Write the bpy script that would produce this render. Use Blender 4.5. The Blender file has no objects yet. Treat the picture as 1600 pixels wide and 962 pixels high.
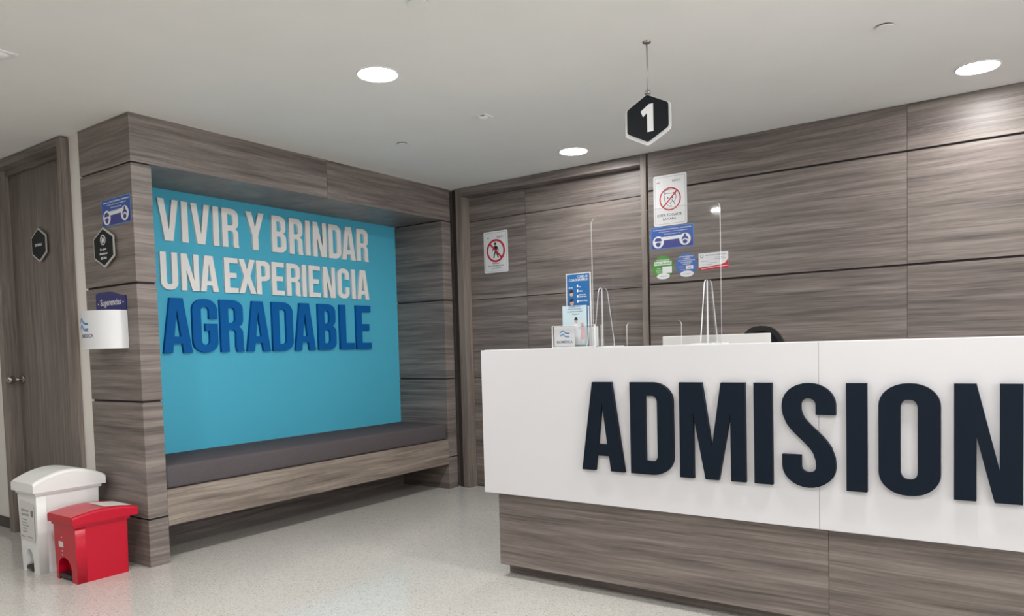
import bpy, bmesh, math, random
from mathutils import Matrix, Vector
S = bpy.context.scene
COL = S.collection
PI = math.pi
random.seed(4)

# ------------------------------------------------------------------ camera, world, exposure
F_PX, CY, CAM_H = 1159.75, 599.0, 1.1656
cam_d = bpy.data.cameras.new('camera')
cam = bpy.data.objects.new('camera', cam_d); COL.objects.link(cam)
cam_d.sensor_width = 36.0; cam_d.sensor_fit = 'HORIZONTAL'
cam_d.lens = 36.0 * F_PX / 1600.0
cam_d.shift_y = (CY - 481.0) / 1600.0
cam_d.clip_start = 0.05; cam_d.clip_end = 100
Rv = Vector((0.81631364, 0.57696401, -0.02728692)); Uv = Vector((-0.00518478, 0.05455856, 0.99849711)); Fv = Vector((-0.57758563, 0.81494533, -0.04752833))
mm = Matrix.Identity(4)
for i in range(3):
    mm[i][0] = Rv[i]; mm[i][1] = Uv[i]; mm[i][2] = -Fv[i]
mm[0][3], mm[1][3], mm[2][3] = 0, 0, CAM_H
cam.matrix_world = mm
S.camera = cam
S.view_settings.view_transform = 'Standard'
S.view_settings.look = 'None'
S.view_settings.exposure = 0.27
S.view_settings.gamma = 1.0
S.view_settings.use_curve_mapping = False
LAMP = 212.0            # radiance of a downlight lens
SKY = 3.0             # daylight that comes in through the open entrance side
w = bpy.data.worlds.new('daylight'); S.world = w; w.use_nodes = True
bg = w.node_tree.nodes['Background']
bg.inputs['Color'].default_value = (0.93, 0.97, 1.0, 1); bg.inputs['Strength'].default_value = SKY

# ------------------------------------------------------------------ materials
def srgb(r, g, b):
    f = lambda c: (c/255)/12.92 if c/255 <= .04045 else (((c/255)+.055)/1.055)**2.4
    return (f(r), f(g), f(b), 1)
def mat(name, col, rough=.5, spec=.5, metal=0, bump=0, bscale=200, var=0, vscale=30):
    m = bpy.data.materials.new(name); m.use_nodes = True
    nt = m.node_tree; p = nt.nodes['Principled BSDF']
    p.inputs['Base Color'].default_value = col; p.inputs['Roughness'].default_value = rough
    p.inputs['Metallic'].default_value = metal; p.inputs['Specular IOR Level'].default_value = spec
    tc = nt.nodes.new('ShaderNodeTexCoord')
    if var:
        n = nt.nodes.new('ShaderNodeTexNoise'); n.inputs['Scale'].default_value = vscale; n.inputs['Detail'].default_value = 4
        nt.links.new(tc.outputs['Object'], n.inputs['Vector'])
        r = nt.nodes.new('ShaderNodeValToRGB')
        a = [c*(1-var) for c in col[:3]]; b = [min(1, c*(1+var)) for c in col[:3]]
        r.color_ramp.elements[0].position = .3; r.color_ramp.elements[1].position = .7
        r.color_ramp.elements[0].color = (*a, 1); r.color_ramp.elements[1].color = (*b, 1)
        nt.links.new(n.outputs['Fac'], r.inputs['Fac']); nt.links.new(r.outputs['Color'], p.inputs['Base Color'])
    if bump:
        n = nt.nodes.new('ShaderNodeTexNoise'); n.inputs['Scale'].default_value = bscale; n.inputs['Detail'].default_value = 3
        nt.links.new(tc.outputs['Object'], n.inputs['Vector'])
        b = nt.nodes.new('ShaderNodeBump'); b.inputs['Strength'].default_value = bump; b.inputs['Distance'].default_value = .002
        nt.links.new(n.outputs['Fac'], b.inputs['Height']); nt.links.new(b.outputs['Normal'], p.inputs['Normal'])
    return m
def wood(name, vertical=False, dark=(82, 75, 72), mid=(119, 109, 104), light=(150, 140, 133), rough=.42):
    m = bpy.data.materials.new(name); m.use_nodes = True
    nt = m.node_tree; N = nt.nodes; L = nt.links; p = N['Principled BSDF']
    tc = N.new('ShaderNodeTexCoord'); oi = N.new('ShaderNodeObjectInfo')
    off = N.new('ShaderNodeVectorMath'); off.operation = 'SCALE'; off.inputs[0].default_value = (17, 9, 31)
    L.new(oi.outputs['Random'], off.inputs['Scale'])
    add = N.new('ShaderNodeVectorMath'); add.operation = 'ADD'
    L.new(tc.outputs['Object'], add.inputs[0]); L.new(off.outputs[0], add.inputs[1])
    # gentle wander of the grain
    wn = N.new('ShaderNodeTexNoise'); wn.inputs['Scale'].default_value = 1.3; wn.inputs['Detail'].default_value = 2
    L.new(add.outputs[0], wn.inputs['Vector'])
    ws = N.new('ShaderNodeVectorMath'); ws.operation = 'SCALE'; ws.inputs['Scale'].default_value = .045
    L.new(wn.outputs['Color'], ws.inputs[0])
    ad2 = N.new('ShaderNodeVectorMath'); ad2.operation = 'ADD'
    L.new(add.outputs[0], ad2.inputs[0]); L.new(ws.outputs[0], ad2.inputs[1])
    def noise(sc_along, sc_across, detail, rgh=.6):
        mp = N.new('ShaderNodeMapping')
        mp.inputs['Scale'].default_value = (sc_across, sc_across, sc_along) if vertical else (sc_along, sc_along, sc_across)
        L.new(ad2.outputs[0], mp.inputs['Vector'])
        n = N.new('ShaderNodeTexNoise'); n.inputs['Scale'].default_value = 1.0; n.inputs['Detail'].default_value = detail
        n.inputs['Roughness'].default_value = rgh
        L.new(mp.outputs['Vector'], n.inputs['Vector']); return n.outputs['Fac']
    a = noise(1.5, 42, 4); b = noise(3.2, 150, 3, .65); c = noise(.9, 13, 2)
    def mix(x, y, f):
        q = N.new('ShaderNodeMix'); q.data_type = 'FLOAT'; q.inputs['Factor'].default_value = f
        L.new(x, q.inputs['A']); L.new(y, q.inputs['B']); return q.outputs['Result']
    v = mix(mix(a, b, .4), c, .26)
    r = N.new('ShaderNodeValToRGB'); e = r.color_ramp.elements
    e[0].position = .36; e[0].color = srgb(*dark); e[1].position = .63; e[1].color = srgb(*light)
    x = e.new(.49); x.color = srgb(*mid)
    L.new(v, r.inputs['Fac']); L.new(r.outputs['Color'], p.inputs['Base Color'])
    p.inputs['Roughness'].default_value = rough; p.inputs['Specular IOR Level'].default_value = .45
    bp_ = N.new('ShaderNodeBump'); bp_.inputs['Strength'].default_value = .12; bp_.inputs['Distance'].default_value = .001
    L.new(b, bp_.inputs['Height']); L.new(bp_.outputs['Normal'], p.inputs['Normal'])
    return m
M = {}
M['wood'] = wood('taupe_laminate')
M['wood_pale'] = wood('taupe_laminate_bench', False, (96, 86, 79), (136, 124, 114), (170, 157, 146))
M['wood_v'] = wood('taupe_laminate_upright', True, (84, 77, 73), (112, 103, 97), (136, 126, 119))
M['wood_dark'] = wood('taupe_laminate_frame', True, (92, 84, 80), (124, 114, 107), (150, 139, 131))
M['groove'] = mat('groove_backing', srgb(58, 50, 47), .7)
M['ceiling'] = mat('ceiling_paint', srgb(239, 238, 234), .9, .2, var=.015, vscale=3)
M['white_wall'] = mat('wall_paint', srgb(236, 232, 226), .8, .3, bump=.05)
M['skirting'] = mat('skirting_dark', srgb(60, 54, 51), .5)
M['teal'] = mat('teal_paint', srgb(80, 181, 210), .65, .3, bump=.03, bscale=300)
M['white_letter'] = mat('letter_white', srgb(240, 237, 234), .5)
M['blue_letter'] = mat('letter_blue', srgb(0, 94, 166), .6, .2)
M['navy_letter'] = mat('letter_navy', srgb(9, 22, 36), .6, .2)
M['counter'] = mat('counter_white', srgb(217, 216, 219), .35, .35)
M['seam'] = mat('counter_seam', srgb(150, 148, 146), .6)
M['fabric'] = mat('cushion_fabric', srgb(93, 87, 90), .95, .1, bump=.5, bscale=500, var=.14, vscale=260)
M['plastic_white'] = mat('bin_white', srgb(236, 236, 234), .35, .5)
M['plastic_red'] = mat('bin_red', srgb(190, 10, 42), .28, .45)
M['black'] = mat('black_plastic', srgb(26, 26, 28), .45)
M['mesh_black'] = mat('chair_mesh', srgb(30, 30, 33), .8, .2, bump=.4, bscale=400)
M['steel'] = mat('brushed_steel', srgb(170, 168, 164), .3, .5, 1)
M['sign_white'] = mat('sign_white', srgb(225, 225, 226), .4)
M['sign_grey'] = mat('sign_silver', srgb(196, 194, 190), .4)
M['sign_dark'] = mat('sign_dark', srgb(16, 22, 29), .5, .25)
M['print_white'] = mat('print_white', srgb(236, 236, 238), .5)
M['print_grey'] = mat('print_grey', srgb(120, 120, 124), .5)
M['print_black'] = mat('print_black', srgb(26, 26, 28), .5)
M['sign_red'] = mat('sign_red', srgb(190, 40, 58), .45)
M['sticker_blue'] = mat('sticker_blue', srgb(44, 88, 168), .4)
M['sticker_edge'] = mat('sticker_pale_blue', srgb(92, 142, 210), .4)
M['sticker_navy'] = mat('sticker_navy', srgb(56, 64, 140), .4)
M['disc_blue'] = mat('sticker_disc_blue', srgb(78, 112, 180), .5)
M['disc_green'] = mat('sticker_disc_green', srgb(76, 150, 58), .5)
M['cert_red'] = mat('certificate_red', srgb(200, 44, 52), .5)
M['royal'] = mat('suggestion_blue', srgb(42, 44, 116), .4)
M['logo_blue'] = mat('logo_blue', srgb(74, 136, 196), .5)
M['logo_text'] = mat('logo_text', srgb(96, 100, 132), .5)
M['flyer_blue'] = mat('flyer_blue', srgb(38, 106, 168), .5, .3)
M['flyer_pale'] = mat('flyer_pale', srgb(196, 218, 226), .45)
M['paper'] = mat('paper', srgb(232, 233, 236), .6)
M['skin'] = mat('print_skin', srgb(206, 160, 142), .6)
M['hair'] = mat('print_hair', srgb(40, 34, 36), .6)
M['pink'] = mat('print_pink', srgb(222, 190, 200), .6)
M['monitor'] = mat('monitor_white', srgb(222, 220, 216), .4)
M['trim'] = mat('light_trim', srgb(238, 238, 236), .4)
M['label_paper'] = mat('label_paper', srgb(214, 212, 206), .6)
def lens_mat(k=1.0):
    m = bpy.data.materials.new('lamp_lens'); m.use_nodes = True; nt = m.node_tree
    nt.nodes.remove(nt.nodes['Principled BSDF'])
    e = nt.nodes.new('ShaderNodeEmission'); e.inputs['Color'].default_value = (1, .99, .982, 1); e.inputs['Strength'].default_value = LAMP*k
    nt.links.new(e.outputs[0], nt.nodes['Material Output'].inputs['Surface']); return m
M['lens'] = lens_mat(); M['lens_soft'] = lens_mat(.52)
def acrylic():
    m = bpy.data.materials.new('clear_acrylic'); m.use_nodes = True; nt = m.node_tree; N = nt.nodes; L = nt.links
    N.remove(N['Principled BSDF'])
    t = N.new('ShaderNodeBsdfTransparent'); t.inputs['Color'].default_value = (.975, .977, .975, 1)
    g = N.new('ShaderNodeBsdfGlossy'); g.inputs['Roughness'].default_value = .03
    lw0 = N.new('ShaderNodeLayerWeight'); lw0.inputs['Blend'].default_value = .5
    pw = N.new('ShaderNodeMath'); pw.operation = 'POWER'; pw.inputs[1].default_value = 4; L.new(lw0.outputs['Facing'], pw.inputs[0])
    lw = N.new('ShaderNodeMath'); lw.operation = 'MULTIPLY_ADD'; lw.inputs[1].default_value = .5; lw.inputs[2].default_value = .035; L.new(pw.outputs[0], lw.inputs[0])
    mx = N.new('ShaderNodeMixShader'); L.new(lw.outputs[0], mx.inputs['Fac']); L.new(t.outputs[0], mx.inputs[1]); L.new(g.outputs[0], mx.inputs[2])
    L.new(mx.outputs[0], N['Material Output'].inputs['Surface']); return m
def acrylic_edge():
    m = bpy.data.materials.new('acrylic_edge'); m.use_nodes = True; nt = m.node_tree; N = nt.nodes; L = nt.links  # whitish colour paints in the light that polished edges catch
    p = N['Principled BSDF']; p.inputs['Base Color'].default_value = (.88, .9, .91, 1); p.inputs['Roughness'].default_value = .25
    t = N.new('ShaderNodeBsdfTransparent'); mx = N.new('ShaderNodeMixShader'); mx.inputs['Fac'].default_value = .8
    L.new(t.outputs[0], mx.inputs[1]); L.new(p.outputs[0], mx.inputs[2]); L.new(mx.outputs[0], N['Material Output'].inputs['Surface']); return m
M['acrylic'] = acrylic(); M['acrylic_edge'] = acrylic_edge()
def terrazzo():
    m = bpy.data.materials.new('terrazzo'); m.use_nodes = True; nt = m.node_tree; N = nt.nodes; L = nt.links; p = N['Principled BSDF']
    tc = N.new('ShaderNodeTexCoord')
    v = N.new('ShaderNodeTexVoronoi'); v.inputs['Scale'].default_value = 230; L.new(tc.outputs['Object'], v.inputs['Vector'])
    sp = N.new('ShaderNodeSeparateColor'); L.new(v.outputs['Color'], sp.inputs[0])
    r = N.new('ShaderNodeValToRGB'); r.color_ramp.interpolation = 'CONSTANT'; e = r.color_ramp.elements
    e[0].position = 0; e[0].color = srgb(176, 171, 161)
    e[1].position = .1; e[1].color = srgb(204, 201, 195)
    x = e.new(.45); x.color = srgb(208, 206, 200)
    x = e.new(.85); x.color = srgb(218, 216, 211)
    L.new(sp.outputs[0], r.inputs['Fac'])
    n = N.new('ShaderNodeTexNoise'); n.inputs['Scale'].default_value = 1.6; n.inputs['Detail'].default_value = 4; L.new(tc.outputs['Object'], n.inputs['Vector'])
    r2 = N.new('ShaderNodeValToRGB'); r2.color_ramp.elements[0].color = (.9, .9, .9, 1); r2.color_ramp.elements[1].color = (1, 1, 1, 1)
    L.new(n.outputs['Fac'], r2.inputs['Fac'])
    mx = N.new('ShaderNodeMix'); mx.data_type = 'RGBA'; mx.blend_type = 'MULTIPLY'; mx.inputs['Factor'].default_value = 1
    L.new(r.outputs['Color'], mx.inputs['A']); L.new(r2.outputs['Color'], mx.inputs['B']); L.new(mx.outputs['Result'], p.inputs['Base Color'])
    p.inputs['Roughness'].default_value = .11; p.inputs['Specular IOR Level'].default_value = .5
    return m
M['terrazzo'] = terrazzo()

# ------------------------------------------------------------------ builders
def tag(o, label=None, cat=None, group=None, kind=None):
    if label: o['label'] = label
    if cat: o['category'] = cat
    if group: o['group'] = group
    if kind: o['kind'] = kind
    return o
def thing(name, loc, label=None, cat=None, group=None, kind=None, basis=None):
    o = bpy.data.objects.new(name, None); COL.objects.link(o); o.empty_display_size = .1
    m4 = Matrix.Identity(4)
    if basis:
        for i in range(3):
            for j in range(3): m4[j][i] = basis[i][j]
    m4.translation = Vector(loc); o.matrix_world = m4
    return tag(o, label, cat, group, kind)
def part(name, bm, m, parent=None, smooth=False, local=False):
    """link a bmesh (world coordinates, or the parent's own when local) as ONE mesh object"""
    me = bpy.data.meshes.new(name)
    if parent is not None and not local:
        root = parent; mw = root.matrix_basis.copy()
        while root.parent: root = root.parent; mw = root.matrix_basis @ mw
        bmesh.ops.transform(bm, matrix=mw.inverted(), verts=bm.verts)
    bm.normal_update()
    bm.to_mesh(me); bm.free()
    ms = m if isinstance(m, (list, tuple)) else [m]
    for q in ms: me.materials.append(q)
    if smooth:
        for f in me.polygons: f.use_smooth = True
    o = bpy.data.objects.new(name, me); COL.objects.link(o)
    if parent is not None: o.parent = parent
    return o
def box(bm, x0, x1, y0, y1, z0, z1, bev=0, seg=1):
    r = bmesh.ops.create_cube(bm, size=1)
    for v in r['verts']:
        v.co = Vector((x0+(v.co.x+.5)*(x1-x0), y0+(v.co.y+.5)*(y1-y0), z0+(v.co.z+.5)*(z1-z0)))
    if bev:
        es = list({e for v in r['verts'] for e in v.link_edges})
        bmesh.ops.bevel(bm, geom=es, offset=bev, segments=seg, profile=.5, affect='EDGES')
    return bm
def B(*a, **k): return box(bmesh.new(), *a, **k)
def tube(bm, p, q, r0, r1=None, seg=16, caps=True):
    p, q = Vector(p), Vector(q); r1 = r0 if r1 is None else r1
    d = q-p; rot = d.to_track_quat('Z', 'Y').to_matrix().to_4x4()
    bmesh.ops.create_cone(bm, cap_ends=caps, segments=seg, radius1=r0, radius2=r1, depth=d.length, matrix=Matrix.Translation((p+q)/2) @ rot)
    return bm
def lathe(bm, prof, c=(0, 0, 0), seg=32):
    rings = []
    for r, z in prof:
        if r < 1e-6: rings.append([bm.verts.new((c[0], c[1], c[2]+z))])
        else: rings.append([bm.verts.new((c[0]+r*math.cos(2*PI*i/seg), c[1]+r*math.sin(2*PI*i/seg), c[2]+z)) for i in range(seg)])
    for a, b in zip(rings, rings[1:]):
        for i in range(seg):
            j = (i+1) % seg
            if len(a) == 1 and len(b) == 1: continue
            if len(a) == 1: bm.faces.new((a[0], b[j], b[i]))
            elif len(b) == 1: bm.faces.new((a[i], a[j], b[0]))
            else: bm.faces.new((a[i], a[j], b[j], b[i]))
    bmesh.ops.recalc_face_normals(bm, faces=bm.faces)
    return bm
def fill_mesh(splines, t):
    cu = bpy.data.curves.new('outline', 'CURVE'); cu.dimensions = '2D'; cu.fill_mode = 'BOTH'
    for pts in splines:
        sp = cu.splines.new('POLY'); sp.points.add(len(pts)-1); sp.use_cyclic_u = True
        for a, q in zip(sp.points, pts): a.co = (q[0], q[1], 0, 1)
    cu.extrude = t/2
    return curve_mesh(cu, t)
def curve_mesh(cu, t):
    o = bpy.data.objects.new('outline', cu); COL.objects.link(o)
    dg = bpy.context.evaluated_depsgraph_get(); dg.update()
    me = bpy.data.meshes.new_from_object(o.evaluated_get(dg))
    bpy.data.objects.remove(o); bpy.data.curves.remove(cu)
    for v in me.vertices: v.co.z += t/2
    return me
def shape(bm, splines, t=.001, z=0, mtx=None):
    me = fill_mesh(splines, t); k = len(bm.verts); bm.from_mesh(me); bpy.data.meshes.remove(me)
    bm.verts.ensure_lookup_table(); vs = bm.verts[k:]
    for v in vs: v.co.z += z
    if mtx is not None: bmesh.ops.transform(bm, matrix=mtx, verts=vs)
    return bm
def text(bm, s, cx, cy, wd, ht, t=.0004, z=0):
    """flat lettering fitted into a box centred on cx, cy"""
    cu = bpy.data.curves.new('text', 'FONT'); cu.body = s; cu.size = 1; cu.resolution_u = 2; cu.fill_mode = 'BOTH'; cu.offset = .012
    cu.extrude = t/2
    me = curve_mesh(cu, t)
    xs = [v.co.x for v in me.vertices]; ys = [v.co.y for v in me.vertices]
    x0, x1, y0, y1 = min(xs), max(xs), min(ys), max(ys)
    for v in me.vertices:
        v.co.x = cx+((v.co.x-x0)/(x1-x0)-.5)*wd; v.co.y = cy+((v.co.y-y0)/(y1-y0)-.5)*ht; v.co.z += z
    bm.from_mesh(me); bpy.data.meshes.remove(me)
    return bm
def arc(cx, cy, rx, ry, a0, a1, n=8):
    return [(cx+rx*math.cos(math.radians(a0+(a1-a0)*i/n)), cy+ry*math.sin(math.radians(a0+(a1-a0)*i/n))) for i in range(n+1)]
def circ(cx, cy, rx, ry=None, n=40):
    return [(cx+rx*math.cos(2*PI*i/n), cy+(ry or rx)*math.sin(2*PI*i/n)) for i in range(n)]
def rrect(x0, y0, x1, y1, r, n=6):
    return arc(x1-r, y0+r, r, r, -90, 0, n)+arc(x1-r, y1-r, r, r, 0, 90, n)+arc(x0+r, y1-r, r, r, 90, 180, n)+arc(x0+r, y0+r, r, r, 180, 270, n)
def hexa(cx, cy, wd, ht, inset=0, r=0):
    a, b = wd/2-inset, ht/2-inset*1.15
    P = [(0, -b), (a, -b/2), (a, b/2), (0, b), (-a, b/2), (-a, -b/2)]
    out = []
    for i in range(6):
        p = Vector(P[i]); q0 = Vector(P[i-1]); q1 = Vector(P[(i+1) % 6])
        if r:
            d0 = (q0-p).normalized()*r; d1 = (q1-p).normalized()*r
            for k in range(5):
                u = k/4; pt = (p+d0)*(1-u)**2+p*2*u*(1-u)+(p+d1)*u*u; out.append((cx+pt.x, cy+pt.y))
        else: out.append((cx+p.x, cy+p.y))
    return out
FACE_FRONT = ((1, 0, 0), (0, 0, 1), (0, -1, 0))     # faces -Y, reads along +X
FACE_RIGHT = ((0, 1, 0), (0, 0, 1), (1, 0, 0))      # faces +X, reads along +Y

# ------------------------------------------------------------------ the room
H = 2.5
XA, Y1, YB, X_BLUE = -4.02, 2.151, 4.851, -4.555
tag(part('floor', B(-8, 8.5, -5, 5.3, -.1, 0), M['terrazzo']), kind='structure')
tag(part('ceiling', B(-8, 8.5, -5, 5.3, H, H+.1), M['ceiling']), kind='structure')
wl = thing('wall_left', (-6, 2.2, 0), kind='structure')
bm = bmesh.new(); box(bm, -8, -5.76, 2.165, 2.3, 0, H); box(bm, -4.735, -4.59, 2.165, 2.3, 0, H); box(bm, -5.76, -4.735, 2.165, 2.3, 2.485, H)
box(bm, -4.7, -4.56, 2.3, 5.1, 0, H)
part('plaster', bm, M['white_wall'], wl)
part('skirting', B(-8, -5.765, 2.155, 2.1655, 0, .075), M['skirting'], wl)
tag(part('wall_rear', B(-8, 8.5, -5.1, -5, 0, H), M['wood']), kind='structure')
tag(part('wall_far_left', B(-8.1, -8, -5, 2.3, 0, H), M['white_wall']), kind='structure')

# left door
d1 = thing('door_1', (-5.25, 2.19, 0), kind='structure')
bm = bmesh.new(); box(bm, -4.782, -4.735, 2.115, 2.3, 0, 2.49, .001); box(bm, -5.76, -5.69, 2.115, 2.3, 0, 2.49, .001)
box(bm, -4.792, -4.782, 2.18, 2.3, 0, 2.415)
part('door_frame', bm, M['wood_dark'], d1)
bm = bmesh.new(); box(bm, -5.69, -4.782, 2.115, 2.3, 2.445, 2.49, .001); box(bm, -5.69, -4.782, 2.18, 2.3, 2.415, 2.445)
part('frame_head', bm, M['wood'], d1)
part('door_leaf', B(-5.686, -4.794, 2.2, 2.245, .004, 2.412, .001), M['wood_v'], d1)
bm = bmesh.new(); tube(bm, (-5.632, 2.2, 1.045), (-5.632, 2.19, 1.045), .028, .026, 24); tube(bm, (-5.632, 2.195, 1.045), (-5.632, 2.15, 1.045), .011)
k = bmesh.new(); lathe(k, [(0, .052), (.016, .05), (.026, .04), (.027, .028), (.02, .012), (.011, 0)], seg=24)
bmesh.ops.transform(k, matrix=Matrix.Translation((-5.632, 2.152, 1.045)) @ Matrix.Rotation(PI/2, 4, 'X'), verts=k.verts)
kk = bpy.data.meshes.new('k'); k.to_mesh(kk); k.free(); bm.from_mesh(kk)
part('door_knob', bm, M['steel'], d1, True)

# sliding panel door in the back wall
d2 = thing('door_2', (-3.1, 4.9, 0), kind='structure')
bm = bmesh.new(); box(bm, -3.966, -3.902, YB, 4.99, 0, H-.001, .001); box(bm, -2.286, -2.243, YB, 4.99, 0, H-.001, .001)
part('door_frame', bm, M['wood_dark'], d2)
part('frame_head', B(-3.9015, -2.2865, YB, 4.99, 2.43, H-.001, .001), M['wood'], d2)
for xa, xb in ((-3.9, -3.3385), (-3.3335, -2.288)):
    leaf = None
    for z0, z1 in ((.006, .923), (.928, 1.577), (1.582, 2.230), (2.235, 2.428)):
        o = part('door_panel', B(xa, xb, 4.95, 4.985, z0, z1, .001), M['wood'], d2)
part('backing', B(-3.9, -2.288, 4.986, 4.99, .006, 2.428), M['groove'], d2)
part('gap_filler', B(XA+.001, -3.967, YB+.02, 4.99, 0, H-.001), M['groove'], d2)

# back wall, clad in laminate panels with dark grooves
wb = thing('wall_back', (0, 4.86, 0), kind='structure')
part('backing', B(-2.242, 4.5, 4.866, 4.99, 0, H-.001), M['groove'], wb)
part('plaster', B(-4.7, 8.5, 4.99, 5.1, 0, H), M['white_wall'], wb)
for xa, xb in ((-2.228, -.6175), (-.616, 1.005), (1.007, 2.63), (2.632, 4.5)):
    for z0, z1 in ((.06, .918), (.93, 1.578), (1.591, 2.227), (2.239, H-.001)):
        part('cladding_panel', B(xa, xb, YB, 4.866, z0, z1, .0012), M['wood'], wb)
part('skirting', B(-2.228, 4.5, 4.856, 4.866, 0, .055), M['skirting'], wb)

# ------------------------------------------------------------------ the seating niche
n = thing('seating_niche', (-4.3, 3.5, 0), 'tall grey-brown laminate seating niche with teal back framing the slogan', 'built-in bench')
XL = -4.59
rows = ((0, .262), (.274, .919), (.931, 1.574), (1.586, 2.229))
for (ya, yb) in ((Y1, 2.266), (4.73, 4.839)):
    pil = part('pillar', B(XL+.012, XA-.012, ya+.012, yb-.006, .001, 2.238), M['groove'], n)
    for z0, z1 in rows:
        part('pillar_panel', B(XL, XA, ya, yb, z0, z1, .0012), M['wood'], pil)
for ya, yb in ((Y1, 3.525), (3.5265, 4.839)):
    part('header', B(XL, XA, ya, yb, 2.238, H-.0005, .0012), M['wood'], n)
part('back_panel', B(XL, X_BLUE, 2.267, 4.7295, .55, 2.238), M['teal'], n)
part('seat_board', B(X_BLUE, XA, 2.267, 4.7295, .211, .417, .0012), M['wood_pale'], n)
part('plinth', B(XL, X_BLUE+.01, 2.267, 4.7295, 0, .549), M['wood'], n)
bm = B(X_BLUE, XA-.012, 2.272, 4.725, .418, .55, .016, 3)
tag(part('seat_cushion', bm, M['fabric'], None, True), 'long dark grey upholstered cushion on the niche bench below the slogan', 'cushion')

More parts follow.
